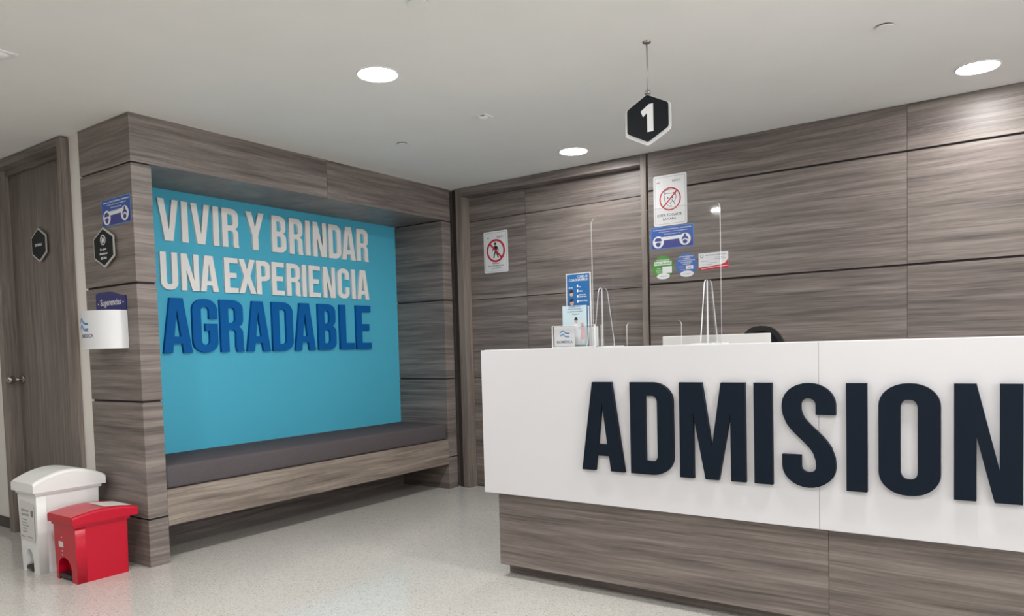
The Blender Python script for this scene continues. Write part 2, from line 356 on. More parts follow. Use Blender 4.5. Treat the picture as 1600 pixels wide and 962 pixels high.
# ------------------------------------------------------------------ big condensed capitals (cap height 1)
def stroke(pts, hw_h, hw_v):
    lft, rgt = [], []
    for i, p in enumerate(pts):
        a = Vector(pts[max(0, i-1)]); b = Vector(pts[min(len(pts)-1, i+1)]); d = (b-a).normalized()
        h = math.hypot(d.x*hw_h, d.y*hw_v)
        nn = Vector((-d.y, d.x))*h
        lft.append((p[0]+nn.x, p[1]+nn.y)); rgt.append((p[0]-nn.x, p[1]-nn.y))
    return lft+rgt[::-1]
def glyph(ch, wd, s, t=.145):
    """contours of one letter, width wd, stem s, bar t, cap height 1"""
    w_ = wd; q = lambda f: f*w_
    if ch == 'I': return [[(0, 0), (w_, 0), (w_, 1), (0, 1)]]
    if ch == 'A': return [[(0, 0), (q(.31), 0), (q(.35), .17), (q(.65), .17), (q(.69), 0), (w_, 0), (q(.725), 1), (q(.275), 1)], [(q(.385), .3), (q(.615), .3), (q(.5), .79)]]
    if ch == 'V': return [[(0, 1), (q(.305), 1), (q(.5), .25), (q(.695), 1), (w_, 1), (q(.7), 0), (q(.3), 0)]]
    if ch == 'Y': return [[(0, 1), (q(.31), 1), (q(.5), .6), (q(.69), 1), (w_, 1), (q(.65), .38), (q(.65), 0), (q(.35), 0), (q(.35), .38)]]
    if ch == 'X': return [[(0, 0), (q(.31), 0), (q(.5), .32), (q(.69), 0), (w_, 0), (q(.68), .51), (q(.97), 1), (q(.66), 1), (q(.5), .7), (q(.34), 1), (q(.03), 1), (q(.32), .51)]]
    if ch == 'N': return [[(0, 0), (s*.92, 0), (s*.92, .56), (q(.6), 0), (w_, 0), (w_, 1), (w_-s*.92, 1), (w_-s*.92, .27), (q(.33), 1), (0, 1)]]
    if ch == 'M': return [[(0, 0), (q(.215), 0), (q(.215), .69), (q(.4), 0), (q(.6), 0), (q(.785), .69), (q(.785), 0), (w_, 0), (w_, 1), (q(.645), 1), (q(.5), .32), (q(.355), 1), (0, 1)]]
    if ch == 'E': return [[(0, 0), (w_, 0), (w_, t), (s, t), (s, .43), (q(.88), .43), (q(.88), .43+t), (s, .43+t), (s, 1-t), (w_, 1-t), (w_, 1), (0, 1)]]
    if ch == 'L': return [[(0, 0), (w_, 0), (w_, t), (s, t), (s, 1), (0, 1)]]
    rx = w_*.47; ry = .2; ix = max(.02, (w_-2*s)/2*.8); iy = .07
    if ch == 'O':
        o = arc(w_-rx, ry, rx, ry, -90, 0)+arc(w_-rx, 1-ry, rx, ry, 0, 90)+arc(rx, 1-ry, rx, ry, 90, 180)+arc(rx, ry, rx, ry, 180, 270)
        a, b, c, d = s, w_-s, t, 1-t
        i = arc(b-ix, c+iy, ix, iy, -90, 0)+arc(b-ix, d-iy, ix, iy, 0, 90)+arc(a+ix, d-iy, ix, iy, 90, 180)+arc(a+ix, c+iy, ix, iy, 180, 270)
        return [o, i]
    if ch == 'D':
        o = [(0, 0)]+arc(w_-rx, ry, rx, ry, -90, 0)+arc(w_-rx, 1-ry, rx, ry, 0, 90)+[(0, 1)]
        b, c, d = w_-s, t, 1-t
        return [o, [(s, c)]+arc(b-ix, c+iy, ix, iy, -90, 0)+arc(b-ix, d-iy, ix, iy, 0, 90)+[(s, d)]]
    if ch == 'U':
        o = [(0, 1)]+arc(rx, ry, rx, ry, 180, 270)+arc(w_-rx, ry, rx, ry, -90, 0)+[(w_, 1), (w_-s, 1)]
        return [o+arc(w_-s-ix, t+iy, ix, iy, 0, -90)+arc(s+ix, t+iy, ix, iy, 270, 180)+[(s, 1)]]
    if ch in 'CG':
        o = [(w_, .63)]+arc(w_-rx, 1-ry, rx, ry, 0, 90)+arc(rx, 1-ry, rx, ry, 90, 180)+arc(rx, ry, rx, ry, 180, 270)+arc(w_-rx, ry, rx, ry, -90, 0)
        o += [(w_, .375), (w_-s, .375)] if ch == 'C' else [(w_, .54), (q(.5), .54), (q(.5), .405), (w_-s, .405)]
        o += arc(w_-s-ix, t+iy, ix, iy, 0, -90)+arc(s+ix, t+iy, ix, iy, 270, 180)+arc(s+ix, 1-t-iy, ix, iy, 180, 90)+arc(w_-s-ix, 1-t-iy, ix, iy, 90, 0)+[(w_-s, .63)]
        return [o]
    if ch in 'PRB':
        lo = {'P': .395, 'R': .43, 'B': .5}[ch]; r2 = .16; rx2 = w_*.44
        top = arc(w_-rx2-.012, 1-r2, rx2, r2, 0, 90)+[(0, 1)]
        ih = [(s, lo+t*.92), ]+arc(w_-s-ix-.012, lo+t*.92+iy, ix, iy, -90, 0, 5)+arc(w_-s-ix-.012, 1-t-iy, ix, iy, 0, 90, 5)+[(s, 1-t)]
        if ch == 'P': return [[(0, 0), (s, 0), (s, lo)]+arc(w_-rx2-.012, lo+r2, rx2, r2, -90, 0)+top, ih]
        if ch == 'R':
            o = [(0, 0), (s, 0), (s, lo)]+arc(w_-s-.075, lo-.06, .07, .06, 90, 0, 5)+[(w_-s-.012, .1), (w_-s+.012, 0), (w_, 0), (w_-.022, .08), (w_-.022, .34)]
            o += arc(w_-.022-.1, .36, .1, .12, 0, 80, 5)+arc(w_-.012-.1, lo+.2, .1, .13, -80, 0, 5)+top
            return [o, ih]
        o = [(0, 0)]+arc(w_-rx2, r2, rx2, r2, -90, 0)+arc(w_-.11, .38, .11, .14, 0, 75, 5)+arc(w_-.122, .66, .11, .13, -75, 0, 5)+top
        i2 = [(s, t)]+arc(w_-s-ix, t+iy, ix, iy, -90, 0, 5)+arc(w_-s-ix, .44-iy, ix, iy, 0, 90, 5)+[(s, .44)]
        ih = [(s, .575)]+arc(w_-s-ix-.012, .575+iy, ix, iy, -90, 0, 5)+arc(w_-s-ix-.012, 1-t-iy, ix, iy, 0, 90, 5)+[(s, 1-t)]
        return [o, i2, ih]
    if ch == 'S':
        a, b = s/2, w_-s/2; m_ = w_/2; r = .135; k_ = (b-a)/2
        c = [(b, .7), (b, .74), (b, .78)]+arc(m_, 1-t/2-r-.0, k_, r, 0, 180, 14)
        c += [(a, .77), (a+.004, .72)]
        P0, P1, P2, P3 = Vector((a+.012, .69)), Vector((a+.06, .55)), Vector((b-.06, .47)), Vector((b-.012, .315))
        for i in range(1, 10):
            u = i/10; p = P0*(1-u)**3+P1*3*u*(1-u)**2+P2*3*u*u*(1-u)+P3*u**3; c.append((p.x, p.y))
        c += [(b-.004, .28), (b, .23)]
        c += arc(m_, t/2+r, k_, r, 0, -180, 14)+[(a, .25), (a, .31)]
        return [stroke(c, t/2, s/2)]
def letter_row(name, label, cat, word, ext, base, cap, depth, plane, facing, m, stem, group=None):
    """raised letters glued to a face; ext = (start, end) of each letter along the face"""
    org = (ext[0][0], plane, base) if facing is FACE_FRONT else (plane, ext[0][0], base)
    t = thing(name, org, label, cat, group, basis=facing)
    for ch, (a, b) in zip(word, ext):
        wd = (b-a)/cap
        g = glyph(ch, wd, stem)
        bm = bmesh.new(); shape(bm, [[(x*cap, y*cap) for x, y in c] for c in g], depth)
        o = part('letter', bm, m, None); o.parent = t; o.location = (a-ext[0][0], 0, 0)
    return t
r1 = [(2.586, 2.725), (2.745, 2.789), (2.811, 2.949), (2.971, 3.014), (3.039, 3.168), (3.227, 3.377), (3.443, 3.567), (3.597, 3.722), (3.747, 3.79), (3.819, 3.949), (3.972, 4.098), (4.106, 4.249), (4.266, 4.394)]
r2 = [(2.587, 2.703), (2.727, 2.852), (2.86, 2.993), (3.041, 3.147), (3.151, 3.29), (3.297, 3.414), (3.427, 3.535), (3.558, 3.682), (3.7, 3.739), (3.762, 3.872), (3.902, 4.023), (4.05, 4.17), (4.197, 4.236), (4.252, 4.385)]
r3 = [(2.581, 2.78), (2.788, 2.97), (2.992, 3.173), (3.195, 3.39), (3.413, 3.595), (3.611, 3.803), (3.835, 4.012), (4.054, 4.205), (4.228, 4.389)]
letter_row('slogan_lettering', 'top line of the slogan, white raised letters reading VIVIR Y BRINDAR', 'lettering', 'VIVIRYBRINDAR', r1, 1.912, .264, .018, X_BLUE, FACE_RIGHT, M['white_letter'], .16, 'slogan lines on the teal wall')
letter_row('slogan_lettering', 'middle line of the slogan, white raised letters reading UNA EXPERIENCIA', 'lettering', 'UNAEXPERIENCIA', r2, 1.6, .239, .018, X_BLUE, FACE_RIGHT, M['white_letter'], .165, 'slogan lines on the teal wall')
letter_row('slogan_lettering', 'bottom line of the slogan, large blue raised letters reading AGRADABLE', 'lettering', 'AGRADABLE', r3, 1.193, .356, .022, X_BLUE, FACE_RIGHT, M['blue_letter'], .172, 'slogan lines on the teal wall')

# ------------------------------------------------------------------ reception counter
YC = 2.961
c = thing('reception_counter', (-1, 3.3, 0), 'white-fronted reception counter on a grey-brown laminate base', 'counter')
for xa, xb in ((-2.286, -.6775), (-.6755, 1.6)):
    part('front_panel', B(xa, xb, YC, YC+.03, .442, 1.158, .001), M['counter'], c)
tag(part('seam_strip', B(-.68, -.673, YC+.001, YC+.03, .443, 1.157), M['seam'], c))
part('transaction_top', B(-2.286, 1.6, YC+.0305, 3.36, 1.13, 1.16, .001), M['counter'], c)
part('end_panel', B(-2.286, -2.256, YC+.0305, 3.36, .442, 1.129, .001), M['counter'], c)
part('inner_panel', B(-2.255, 1.6, 3.33, 3.36, .442, 1.129), M['counter'], c)
part('soffit_panel', B(-2.255, 1.6, YC+.0305, 3.32, .442, .46), M['counter'], c)
for xa, xb in ((-2.244, -.658), (-.6565, 1.6)):
    part('base_panel', B(xa, xb, 3.021, 3.05, .064, .4415, .001), M['wood'], c)
part('base_end', B(-2.244, -2.215, 3.051, 3.36, .064, .4415), M['wood'], c)
part('toe_kick', B(-2.243, 1.6, 3.101, 3.12, 0, .0635), M['wood'], c)
part('base_floor', B(-2.21, 1.6, 3.051, 3.36, .064, .08), M['wood'], c)
part('desk_top', B(-2.2, 1.6, 3.361, 3.98, .715, .745, .002), M['counter'], c)
for x in (-2.17, 1.55):
    part('desk_leg', B(x-.02, x+.02, 3.9, 3.95, 0, .714), M['counter'], c)
adm = [(-1.702, -1.489), (-1.456, -1.258), (-1.228, -.951), (-.916, -.845), (-.808, -.613), (-.576, -.506), (-.468, -.272), (-.232, -.036)]
letter_row('counter_lettering', 'dark navy raised letters reading ADMISION on the white counter front', 'lettering', 'ADMISION', adm, .603, .4, .02, YC, FACE_FRONT, M['navy_letter'], .176)

# ------------------------------------------------------------------ ceiling fittings
def downlight(x, y, label, group='ceiling downlights', soft=False):
    t = thing('ceiling_downlight', (x, y, H), label, 'ceiling light', group)
    bm = bmesh.new(); lathe(bm, [(.091, 0), (.091, -.002), (.096, -.006), (.1, -.004), (.102, 0)], (x, y, H), 48)
    part('trim_ring', bm, M['trim'], t, True)
    bm = bmesh.new(); lathe(bm, [(.091, -.0005), (.0905, -.003), (0, -.0035)], (x, y, H), 48)
    part('lens', bm, M['lens_soft' if soft else 'lens'], t)
    return t
seen = {(-2.6, 2.62): 'round white downlight lit in the ceiling in front of the seating niche',
        (-2.6, 4.47): 'round white downlight lit in the ceiling by the panelled sliding door',
        (-.25, 4.44): 'round white downlight lit in the ceiling close to the wall above the letters SION'}
for x in (-2.6, -.25, 2.1, 4.45, 6.8):
    for y in (-1.08, .77, 2.62, 4.47):
        key = (x, 4.44) if (x, y) == (-.25, 4.47) else (x, y)
        downlight(key[0], key[1], seen.get(key, 'round white downlight added outside the view to brighten the left door'), soft=y > 4)
downlight(-5.2, .3, 'round white downlight added outside the view to brighten the left door', soft=True)  # off the grid, added to lift the left door and the white strip
def sprinkler(x, y, label):
    t = thing('sprinkler_cover', (x, y, H), label, 'sprinkler', 'concealed sprinklers')
    bm = bmesh.new(); tube(bm, (x, y, H), (x, y, H-.006), .03, .03, 32); part('collar', bm, M['groove'], t)
    bm = bmesh.new(); lathe(bm, [(0, -.006), (.0365, -.006), (.038, -.008), (.037, -.0105), (0, -.011)], (x, y, H), 40); part('cover_disc', bm, M['trim'], t)
sprinkler(-3.345, 3.57, 'small round white sprinkler cover on the ceiling in front of the niche header')
sprinkler(-.54, 3.595, 'small round white sprinkler cover on the ceiling right of the hanging sign')
sprinkler(-1.94, 2.185, 'small round sprinkler cover cut off at the top edge of the photo')
def sensor(x, y, label, s=1.0):
    t = thing('ceiling_sensor', (x, y, H), label, 'sensor', 'small ceiling sensors')
    part('plate', B(x-.042*s, x+.042*s, y-.042*s, y+.042*s, H-.006, H, .002), M['trim'], t)
    bm = bmesh.new(); lathe(bm, [(0.03*s, 0), (.028*s, -.006), (.018*s, -.012), (0, -.014)], (x, y, H-.006), 24); part('dome', bm, M['trim'], t, True)
    part('slot', B(x+.004, x+.026, y-.03*s, y-.022*s, H-.0085, H-.006), M['groove'], t)
sensor(-2.605, 3.46, 'small square white sensor plate on the ceiling between the two downlights')
sensor(-3.68, 1.41, 'small square white sensor plate on the ceiling at the left edge of the photo', 1.4)

# hanging hexagonal sign
sx, sy = -1.415, 3.095
t = thing('hanging_sign', (sx, sy, H), 'dark hexagonal sign with a white 1 hanging from the ceiling on a thin rod', 'sign')
bm = bmesh.new(); lathe(bm, [(0, -.008), (.016, -.008), (.019, -.004), (.019, 0)], (sx, sy, H), 24); part('ceiling_plate', bm, M['steel'], t, True)
bm = bmesh.new(); tube(bm, (sx, sy, H-.006), (sx, sy, 2.285), .0028, seg=10); part('rod', bm, M['steel'], t, True)
bm = bmesh.new(); tube(bm, (sx-.011, sy, 2.279), (sx+.011, sy, 2.279), .009, seg=16); tube(bm, (sx, sy, 2.27), (sx, sy, 2.288), .0055, seg=12); tube(bm, (sx, sy-.005, 2.258), (sx, sy-.005, 2.272), .004, seg=10)
part('clamp', bm, M['steel'], t, True)
mtx = Matrix(((1, 0, 0, sx), (0, 0, -1, sy), (0, 1, 0, 2.16), (0, 0, 0, 1)))
bm = bmesh.new(); shape(bm, [hexa(0, -.002, .218, .226, 0, .012)], .006, -.002, mtx); part('back_plate', bm, M['sign_white'], t)
bm = bmesh.new(); shape(bm, [hexa(.001, .004, .196, .205, 0, .01)], .006, .0045, mtx); part('front_plate', bm, M['sign_dark'], t)
bm = bmesh.new(); shape(bm, [[(.001, -.056), (.03, -.056), (.03, .064), (.01, .064), (-.03, .038), (-.019, .013), (.001, .027)]], .0012, .0106, mtx); tag(part('numeral', bm, M['print_white'], t), 'white numeral 1')

# ------------------------------------------------------------------ signs and stickers on the walls
def tb(root, name, m, items, z, t=.0004):
    """printed lettering: a list of (string, cx, cy, width, height)"""
    bm = bmesh.new()
    for s_, cx, cy, wd, ht in items: text(bm, s_, cx, cy, wd, ht, t, z)
    return part(name, bm, m, root, local=True)
APART = {'face_disc', 'face_mark', 'white_block', 'symptom_mark', 'face_picture', 'hair_picture', 'hat_mark'}
def sh(root, name, m, splines, z, t=.0005):
    if name in APART:
        for s_ in splines: part(name, shape(bmesh.new(), s_, t, z), m, root, local=True)
        return
    bm = bmesh.new()
    for s_ in splines: shape(bm, s_, t, z)
    return part(name, bm, m, root, local=True)
def mask_sticker(x0, z0, y, label):
    W, Hh = .313, .151
    t = thing('mask_sticker', (x0, y, z0), label, 'sticker', 'blue face mask stickers', basis=FACE_FRONT)
    sh(t, 'border', M['sticker_edge'], [[rrect(0, 0, W, Hh, .008)]], 0, .0012)
    sh(t, 'sheet', M['sticker_blue'], [[rrect(.004, .004, W-.004, Hh-.004, .006)]], .0012, .0004)
    sh(t, 'lower_band', M['sticker_navy'], [[rrect(.006, .006, W-.006, .062, .005)]], .0016, .0003)
    tb(t, 'lettering', M['print_white'], [('Cuidarnos, PROTEGERNOS y TAPARNOS', .157, .131, .28, .0115), ('nos hace salvar y evitar contagiarnos', .165, .116, .21, .008), ('#YoUsoTapabocas', .16, .099, .12, .0085)], .0017)
    c1, c2 = (.056, .048), (.252, .053); R = .041
    sh(t, 'mask_strap', M['print_white'], [[[(c1[0], .057), (c2[0], .062), (c2[0], .085), (c1[0], .08)]]], .002, .0003)
    sh(t, 'mask_band_mark', M['sticker_blue'], [[[(.11, .076), (.19, .078), (.19, .0795), (.11, .0775)]]], .0024, .0002)
    sh(t, 'face_disc', M['print_white'], [[circ(*c1, R, R)], [circ(*c2, R, R)]], .0024, .0003)
    hd = []
    hd.append([[(c1[0]-.026, c1[1]+.006), (c1[0]-.022, c1[1]+.024), (c1[0]-.008, c1[1]+.03), (c1[0]+.014, c1[1]+.028), (c1[0]+.024, c1[1]+.02), (c1[0]+.026, c1[1]+.006)]])
    hd.append([[(c1[0]-.021, c1[1]-.008), (c1[0]-.006, c1[1]-.002), (c1[0]+.008, c1[1]-.002), (c1[0]+.021, c1[1]-.008), (c1[0]+.013, c1[1]-.026), (c1[0], c1[1]-.033), (c1[0]-.013, c1[1]-.026)]])
    hd.append([circ(c2[0], c2[1]+.027, .009)])
    hd.append([[(c2[0]-.026, c2[1]-.006), (c2[0]-.02, c2[1]+.012), (c2[0]-.006, c2[1]+.021), (c2[0]+.006, c2[1]+.021), (c2[0]+.02, c2[1]+.012), (c2[0]+.026, c2[1]-.006), (c2[0], c2[1]+.006)]])
    hd.append([circ(c2[0], c2[1]-.017, .016, .014)])
    sh(t, 'face_mark', M['sticker_navy'], hd, .0028, .0003)
mask_sticker(-4.352, 1.914, Y1, 'blue face mask sticker on the end of the niche pillar, above the hexagonal sign')
mask_sticker(-2.213, 1.824, YB, 'blue face mask sticker on the back wall, under the EVITA TOCARTE LA CARA sign')

def hex_sign(cx, cz, y, label, items, icon, wd=.205, ht=.219):
    t = thing('hexagonal_sign', (cx, y, cz), label, 'sign', 'dark hexagonal wall signs', basis=FACE_FRONT)
    for sx_ in (-.06, .06): part('spacer', tube(bmesh.new(), (sx_, 0, 0), (sx_, 0, .013), .012, seg=16), M['steel'], t, local=True)
    sh(t, 'back_plate', M['sign_grey'], [[hexa(0, 0, wd, ht, 0, .006)]], .012, .006)
    sh(t, 'front_plate', M['sign_dark'], [[hexa(0, 0, wd, ht, .011, .005)]], .018, .003)
    tb(t, 'lettering', M['print_white'], items, .021, .0006)
    if icon:
        R = .029; cyy = .042
        sp = [[circ(0, cyy, R), circ(0, cyy, R-.005)]]
        sp.append([[(-.021, cyy+.017), (-.017, cyy+.021), (.021, cyy-.017), (.017, cyy-.021)]])
        sp.append([rrect(-.014, cyy-.016, .002, cyy+.004, .002)]); sp.append([[(-.014, cyy+.008), (.002, cyy+.008), (-.002, cyy+.014), (-.01, cyy+.014)]])
        sp.append([[(.006, cyy-.016), (.015, cyy-.016), (.017, cyy+.006), (.004, cyy+.006)]]); sp.append([[(.009, cyy+.007), (.011, cyy+.007), (.014, cyy+.019), (.011, cyy+.019)]])
        sh(t, 'no_food_symbol', M['print_white'], sp, .021, .0006)
    return t
hex_sign(-4.318, 1.798, Y1, 'dark hexagonal sign with a crossed-out food symbol on the niche pillar', [('No ingerir', 0, -.012, .07, .016), ('alimentos en', 0, -.034, .088, .014), ('esta área', 0, -.058, .066, .019)], True, .225, .228)
hex_sign(-5.243, 1.911, 2.2, 'dark hexagonal name sign fixed to the left wooden door', [('SISTEMAS', 0, 0, .095, .016)], False)

def plate_sign(x0, z0, y, W, Hh, label, head, foot, kind):
    t = thing('wall_sign', (x0, y, z0), label, 'sign', 'white prohibition signs', basis=FACE_FRONT)
    sh(t, 'plate', M['sign_white'], [[rrect(0, 0, W, Hh, .014)]], 0, .003)
    i = .012
    sh(t, 'outline', M['print_grey'], [[rrect(i, i, W-i, Hh-i, .008), rrect(i+.0016, i+.0016, W-i-.0016, Hh-i-.0016, .007)]], .003, .0003)
    for h_ in head: tb(t, 'heading', M['print_grey'], [h_], .003)
    tb(t, 'lettering', M['print_black'], foot, .003)
    return t
W, Hh = .243, .338
t = plate_sign(-3.755, 1.79, 4.95, W, Hh, 'white sign with a walking figure crossed out in red on the sliding door', [('ve', .045, .286, .026, .012), ('INFO 5', .175, .288, .075, .017)],
               [('INGRESO', .122, .075, .07, .0095), ('SOLO DE PERSONAL', .122, .056, .16, .0105), ('AUTORIZADO', .122, .036, .1, .0095)], 'walk')
c0 = (.122, .178); R = .094
fig = [[circ(c0[0]-.004, c0[1]+.056, .0115)]]
fig.append([[(c0[0]-.012, c0[1]+.04), (c0[0]+.006, c0[1]+.042), (c0[0]+.02, c0[1]+.03), (c0[0]+.03, c0[1]-.002), (c0[0]+.024, c0[1]-.004), (c0[0]+.014, c0[1]+.02), (c0[0]+.012, c0[1]-.008), (c0[0]+.03, c0[1]-.058), (c0[0]+.02, c0[1]-.06), (c0[0]+.001, c0[1]-.015), (c0[0]-.01, c0[1]-.034), (c0[0]-.016, c0[1]-.06), (c0[0]-.026, c0[1]-.058), (c0[0]-.02, c0[1]-.028), (c0[0]-.008, c0[1]), (c0[0]-.012, c0[1]+.022), (c0[0]-.024, c0[1]+.01), (c0[0]-.034, c0[1]-.008), (c0[0]-.038, c0[1]-.004), (c0[0]-.03, c0[1]+.016)]])
sh(t, 'walking_figure', M['print_black'], fig, .003, .0004)
d = .0065
def slash(cx, cy, r, sgn, d):
    u = Vector((sgn*.7071, .7071)); v = Vector((-u.y, u.x))*d
    return [(cx+u.x*r+v.x, cy+u.y*r+v.y), (cx-u.x*r+v.x, cy-u.y*r+v.y), (cx-u.x*r-v.x, cy-u.y*r-v.y), (cx+u.x*r-v.x, cy+u.y*r-v.y)]
sh(t, 'prohibition_ring', M['sign_red'], [[circ(*c0, R), circ(*c0, R-.017)], [slash(*c0, R-.012, -1, .0075)]], .0035, .0004)
W, Hh = .243, .345
t = plate_sign(-2.186, 1.98, YB, W, Hh, 'white sign reading EVITA TOCARTE LA CARA with a crossed-out face', [('ve', .035, .297, .024, .01), ('INFO 7', .17, .3, .06, .016)],
               [('EVITA TOCARTE', .116, .072, .178, .017), ('LA CARA', .116, .046, .096, .017)], 'face')
c0 = (.122, .18); R = .078
ln = lambda pts: stroke(pts, .0017, .0017)
face = [[ln([(c0[0]-.038, c0[1]+.025), (c0[0]-.04, c0[1]), (c0[0]-.036, c0[1]-.02), (c0[0]-.016, c0[1]-.045), (c0[0], c0[1]-.05), (c0[0]+.01, c0[1]-.045)])],
        [ln([(c0[0]+.04, c0[1]+.03), (c0[0]+.044, c0[1]+.006), (c0[0]+.036, c0[1]-.012), (c0[0]+.03, c0[1]-.02)])],
        [ln([(c0[0]-.036, c0[1]+.028), (c0[0]-.042, c0[1]+.05), (c0[0]-.025, c0[1]+.062), (c0[0]+.005, c0[1]+.064), (c0[0]+.034, c0[1]+.062), (c0[0]+.042, c0[1]+.046), (c0[0]+.04, c0[1]+.028)])],
        [ln([(c0[0]-.034, c0[1]+.03), (c0[0]-.03, c0[1]+.04), (c0[0]+.01, c0[1]+.036), (c0[0]+.034, c0[1]+.04)])],
        [ln([(c0[0]-.022, c0[1]+.01), (c0[0]-.01, c0[1]+.011)])], [circ(c0[0]-.016, c0[1]+.004, .004)], [circ(c0[0]+.016, c0[1]+.006, .004)],
        [ln([(c0[0]-.006, c0[1]-.028), (c0[0]+.002, c0[1]-.03), (c0[0]+.01, c0[1]-.024)])],
        [ln([(c0[0]+.036, c0[1]-.05), (c0[0]+.026, c0[1]-.02), (c0[0]+.012, c0[1]-.006)])], [ln([(c0[0]+.008, c0[1]-.055), (c0[0]+.004, c0[1]-.03), (c0[0]+.008, c0[1]-.012), (c0[0]+.014, c0[1]-.02)])],
        [ln([(c0[0]+.014, c0[1]-.02), (c0[0]+.02, c0[1]-.012), (c0[0]+.022, c0[1]-.024)])]]
sh(t, 'face_drawing', M['print_black'], face, .003, .0004)
sh(t, 'prohibition_ring', M['sign_red'], [[circ(*c0, R), circ(*c0, R-.0085)], [slash(*c0, R-.004, 1, .0045)]], .0035, .0004)

def disc_sticker(cx, cz, m, label, items, block, mat_items):
    t = thing('round_sticker', (cx, YB, cz), label, 'sticker', 'round permit stickers', basis=FACE_FRONT)
    sh(t, 'disc', m, [[circ(0, 0, .078)]], 0, .001)
    sh(t, 'white_block', M['print_white'], block, .001, .0003)
    tb(t, 'lettering', M['print_white'], items, .001)
    tb(t, 'block_lettering', mat_items[0], mat_items[1], .0014)
    sh(t, 'seal_oval', M['print_white'], [[circ(0.002, -.062, .048, .021)]], .001, .0004)
    tb(t, 'seal_lettering', M['print_grey'], [('Secretaría de Salud', .002, -.062, .05, .006)], .0014)
disc_sticker(-2.126, 1.698, M['disc_green'], 'round green FAVORABLE sticker, leftmost of the stickers under the blue mask sticker', [('CONCEPTO SANITARIO', 0, .048, .1, .009), ('Fecha', -.03, -.008, .028, .007), ('Resolución', -.03, -.022, .045, .007), ('Vigencia', -.03, -.036, .035, .007)],
             [[rrect(-.064, .014, .064, .04, .002)], [rrect(-.004, -.042, .066, .004, .002)]], (M['disc_green'], [('FAVORABLE', 0, .027, .118, .016)]))
disc_sticker(-1.954, 1.702, M['disc_blue'], 'round blue sticker between the green sticker and the red and white certificate', [('ESTABLECIMIENTO', 0, .055, .1, .008), ('CUMPLE', 0, .042, .05, .008), ('CON LOS PROTOCOLOS DE', 0, .029, .12, .008), ('BIOSEGURIDAD', 0, .016, .08, .008), ('COVID-19', 0, .003, .055, .009), ('Fecha', -.035, -.012, .03, .006), ('Vigencia', -.03, -.033, .04, .006)],
             [[rrect(-.004, -.032, .048, -.008, .002)]], (M['disc_blue'], [('2021', .022, -.02, .034, .012)]))
t = thing('certificate', (-1.868, YB, 1.656), 'small white certificate with a red corner, right of the round stickers', 'certificate', basis=FACE_FRONT)
W, Hh = .203, .11
sh(t, 'sheet', M['paper'], [[[(0, 0), (W, 0), (W, Hh), (0, Hh)]]], 0, .0008)
sh(t, 'red_corner', M['cert_red'], [[[(0, 0), (W, 0), (W, .062), (.18, .036), (.155, .028), (.1, .022), (.04, .02), (0, .016)]]], .0008, .0003)
sh(t, 'white_swoosh', M['paper'], [[ln([(.02, .006), (.08, .012), (.14, .016), (.2, .018)])]], .0011, .0002)
tb(t, 'lettering', M['print_grey'], [('CERTIFICADO DE INSPECCIÓN', .118, .095, .145, .009), ('Empresa prestadora', .14, .078, .06, .005), ('de servicios de salud', .145, .068, .08, .005), ('Fecha de emisión', .045, .056, .05, .005), ('Vigente hasta', .1, .044, .05, .005), ('Firma autorizada', .06, .034, .06, .005)], .0009)
sh(t, 'emblem', M['print_grey'], [[circ(.023, .09, .012, n=24), circ(.023, .09, .0085, n=24)]], .0008, .0003)

# suggestion box on the niche pillar
cx, zc0, zc1 = -4.3, 1.224, 1.436
t = thing('suggestion_box', (cx, Y1, zc0), 'white curved suggestion box with a blue Sugerencias header on the niche pillar', 'suggestion box')
HW, DP = .17, .15
def bow(a): # plan outline of the curved front
    x = HW*math.sin(a); return (cx+x, Y1-.001-DP*abs(math.cos(a))**.8)
bm = bmesh.new(); NN = 40
o_, i_ = [], []
for k in range(NN+1):
    a = -PI/2+PI*k/NN; p = bow(a); o_.append(p); i_.append((cx+(p[0]-cx)*.975, Y1-.001+(p[1]-Y1+.001)*.97))
vo0 = [bm.verts.new((x, y, zc0)) for x, y in o_]; vo1 = [bm.verts.new((x, y, zc1)) for x, y in o_]
vi1 = [bm.verts.new((x, y, zc1)) for x, y in i_]; vi0 = [bm.verts.new((x, y, zc0+.004)) for x, y in i_]
for k in range(NN):
    bm.faces.new((vo0[k], vo0[k+1], vo1[k+1], vo1[k])); bm.faces.new((vo1[k], vo1[k+1], vi1[k+1], vi1[k])); bm.faces.new((vi1[k], vi1[k+1], vi0[k+1], vi0[k]))
bm.faces.new(vo0[::-1]); bm.faces.new(vi0)
bmesh.ops.recalc_face_normals(bm, faces=bm.faces)
part('box_shell', bm, M['sign_white'], t)
top = [(-.167, -.21), (.168, -.21), (.168, .085)]+[(.168-.3*u, .085+.03*(.5-.5*math.cos(PI*min(1, u*1.5)))) for u in [i/14 for i in range(1, 15)]]+[(-.167, .108)]
mt = Matrix(((1, 0, 0, cx), (0, 0, -1, Y1), (0, 1, 0, 1.434), (0, 0, 0, 1)))
bm = bmesh.new(); shape(bm, [top], .005, 0, mt); tag(part('header_plate', bm, M['royal'], t), 'royal blue header plate')
bm = bmesh.new(); text(bm, '- Sugerencias -', 0.0, .05, .29, .05, .0006, .005); bmesh.ops.transform(bm, matrix=mt, verts=bm.verts); part('header_lettering', bm, M['print_white'], t)
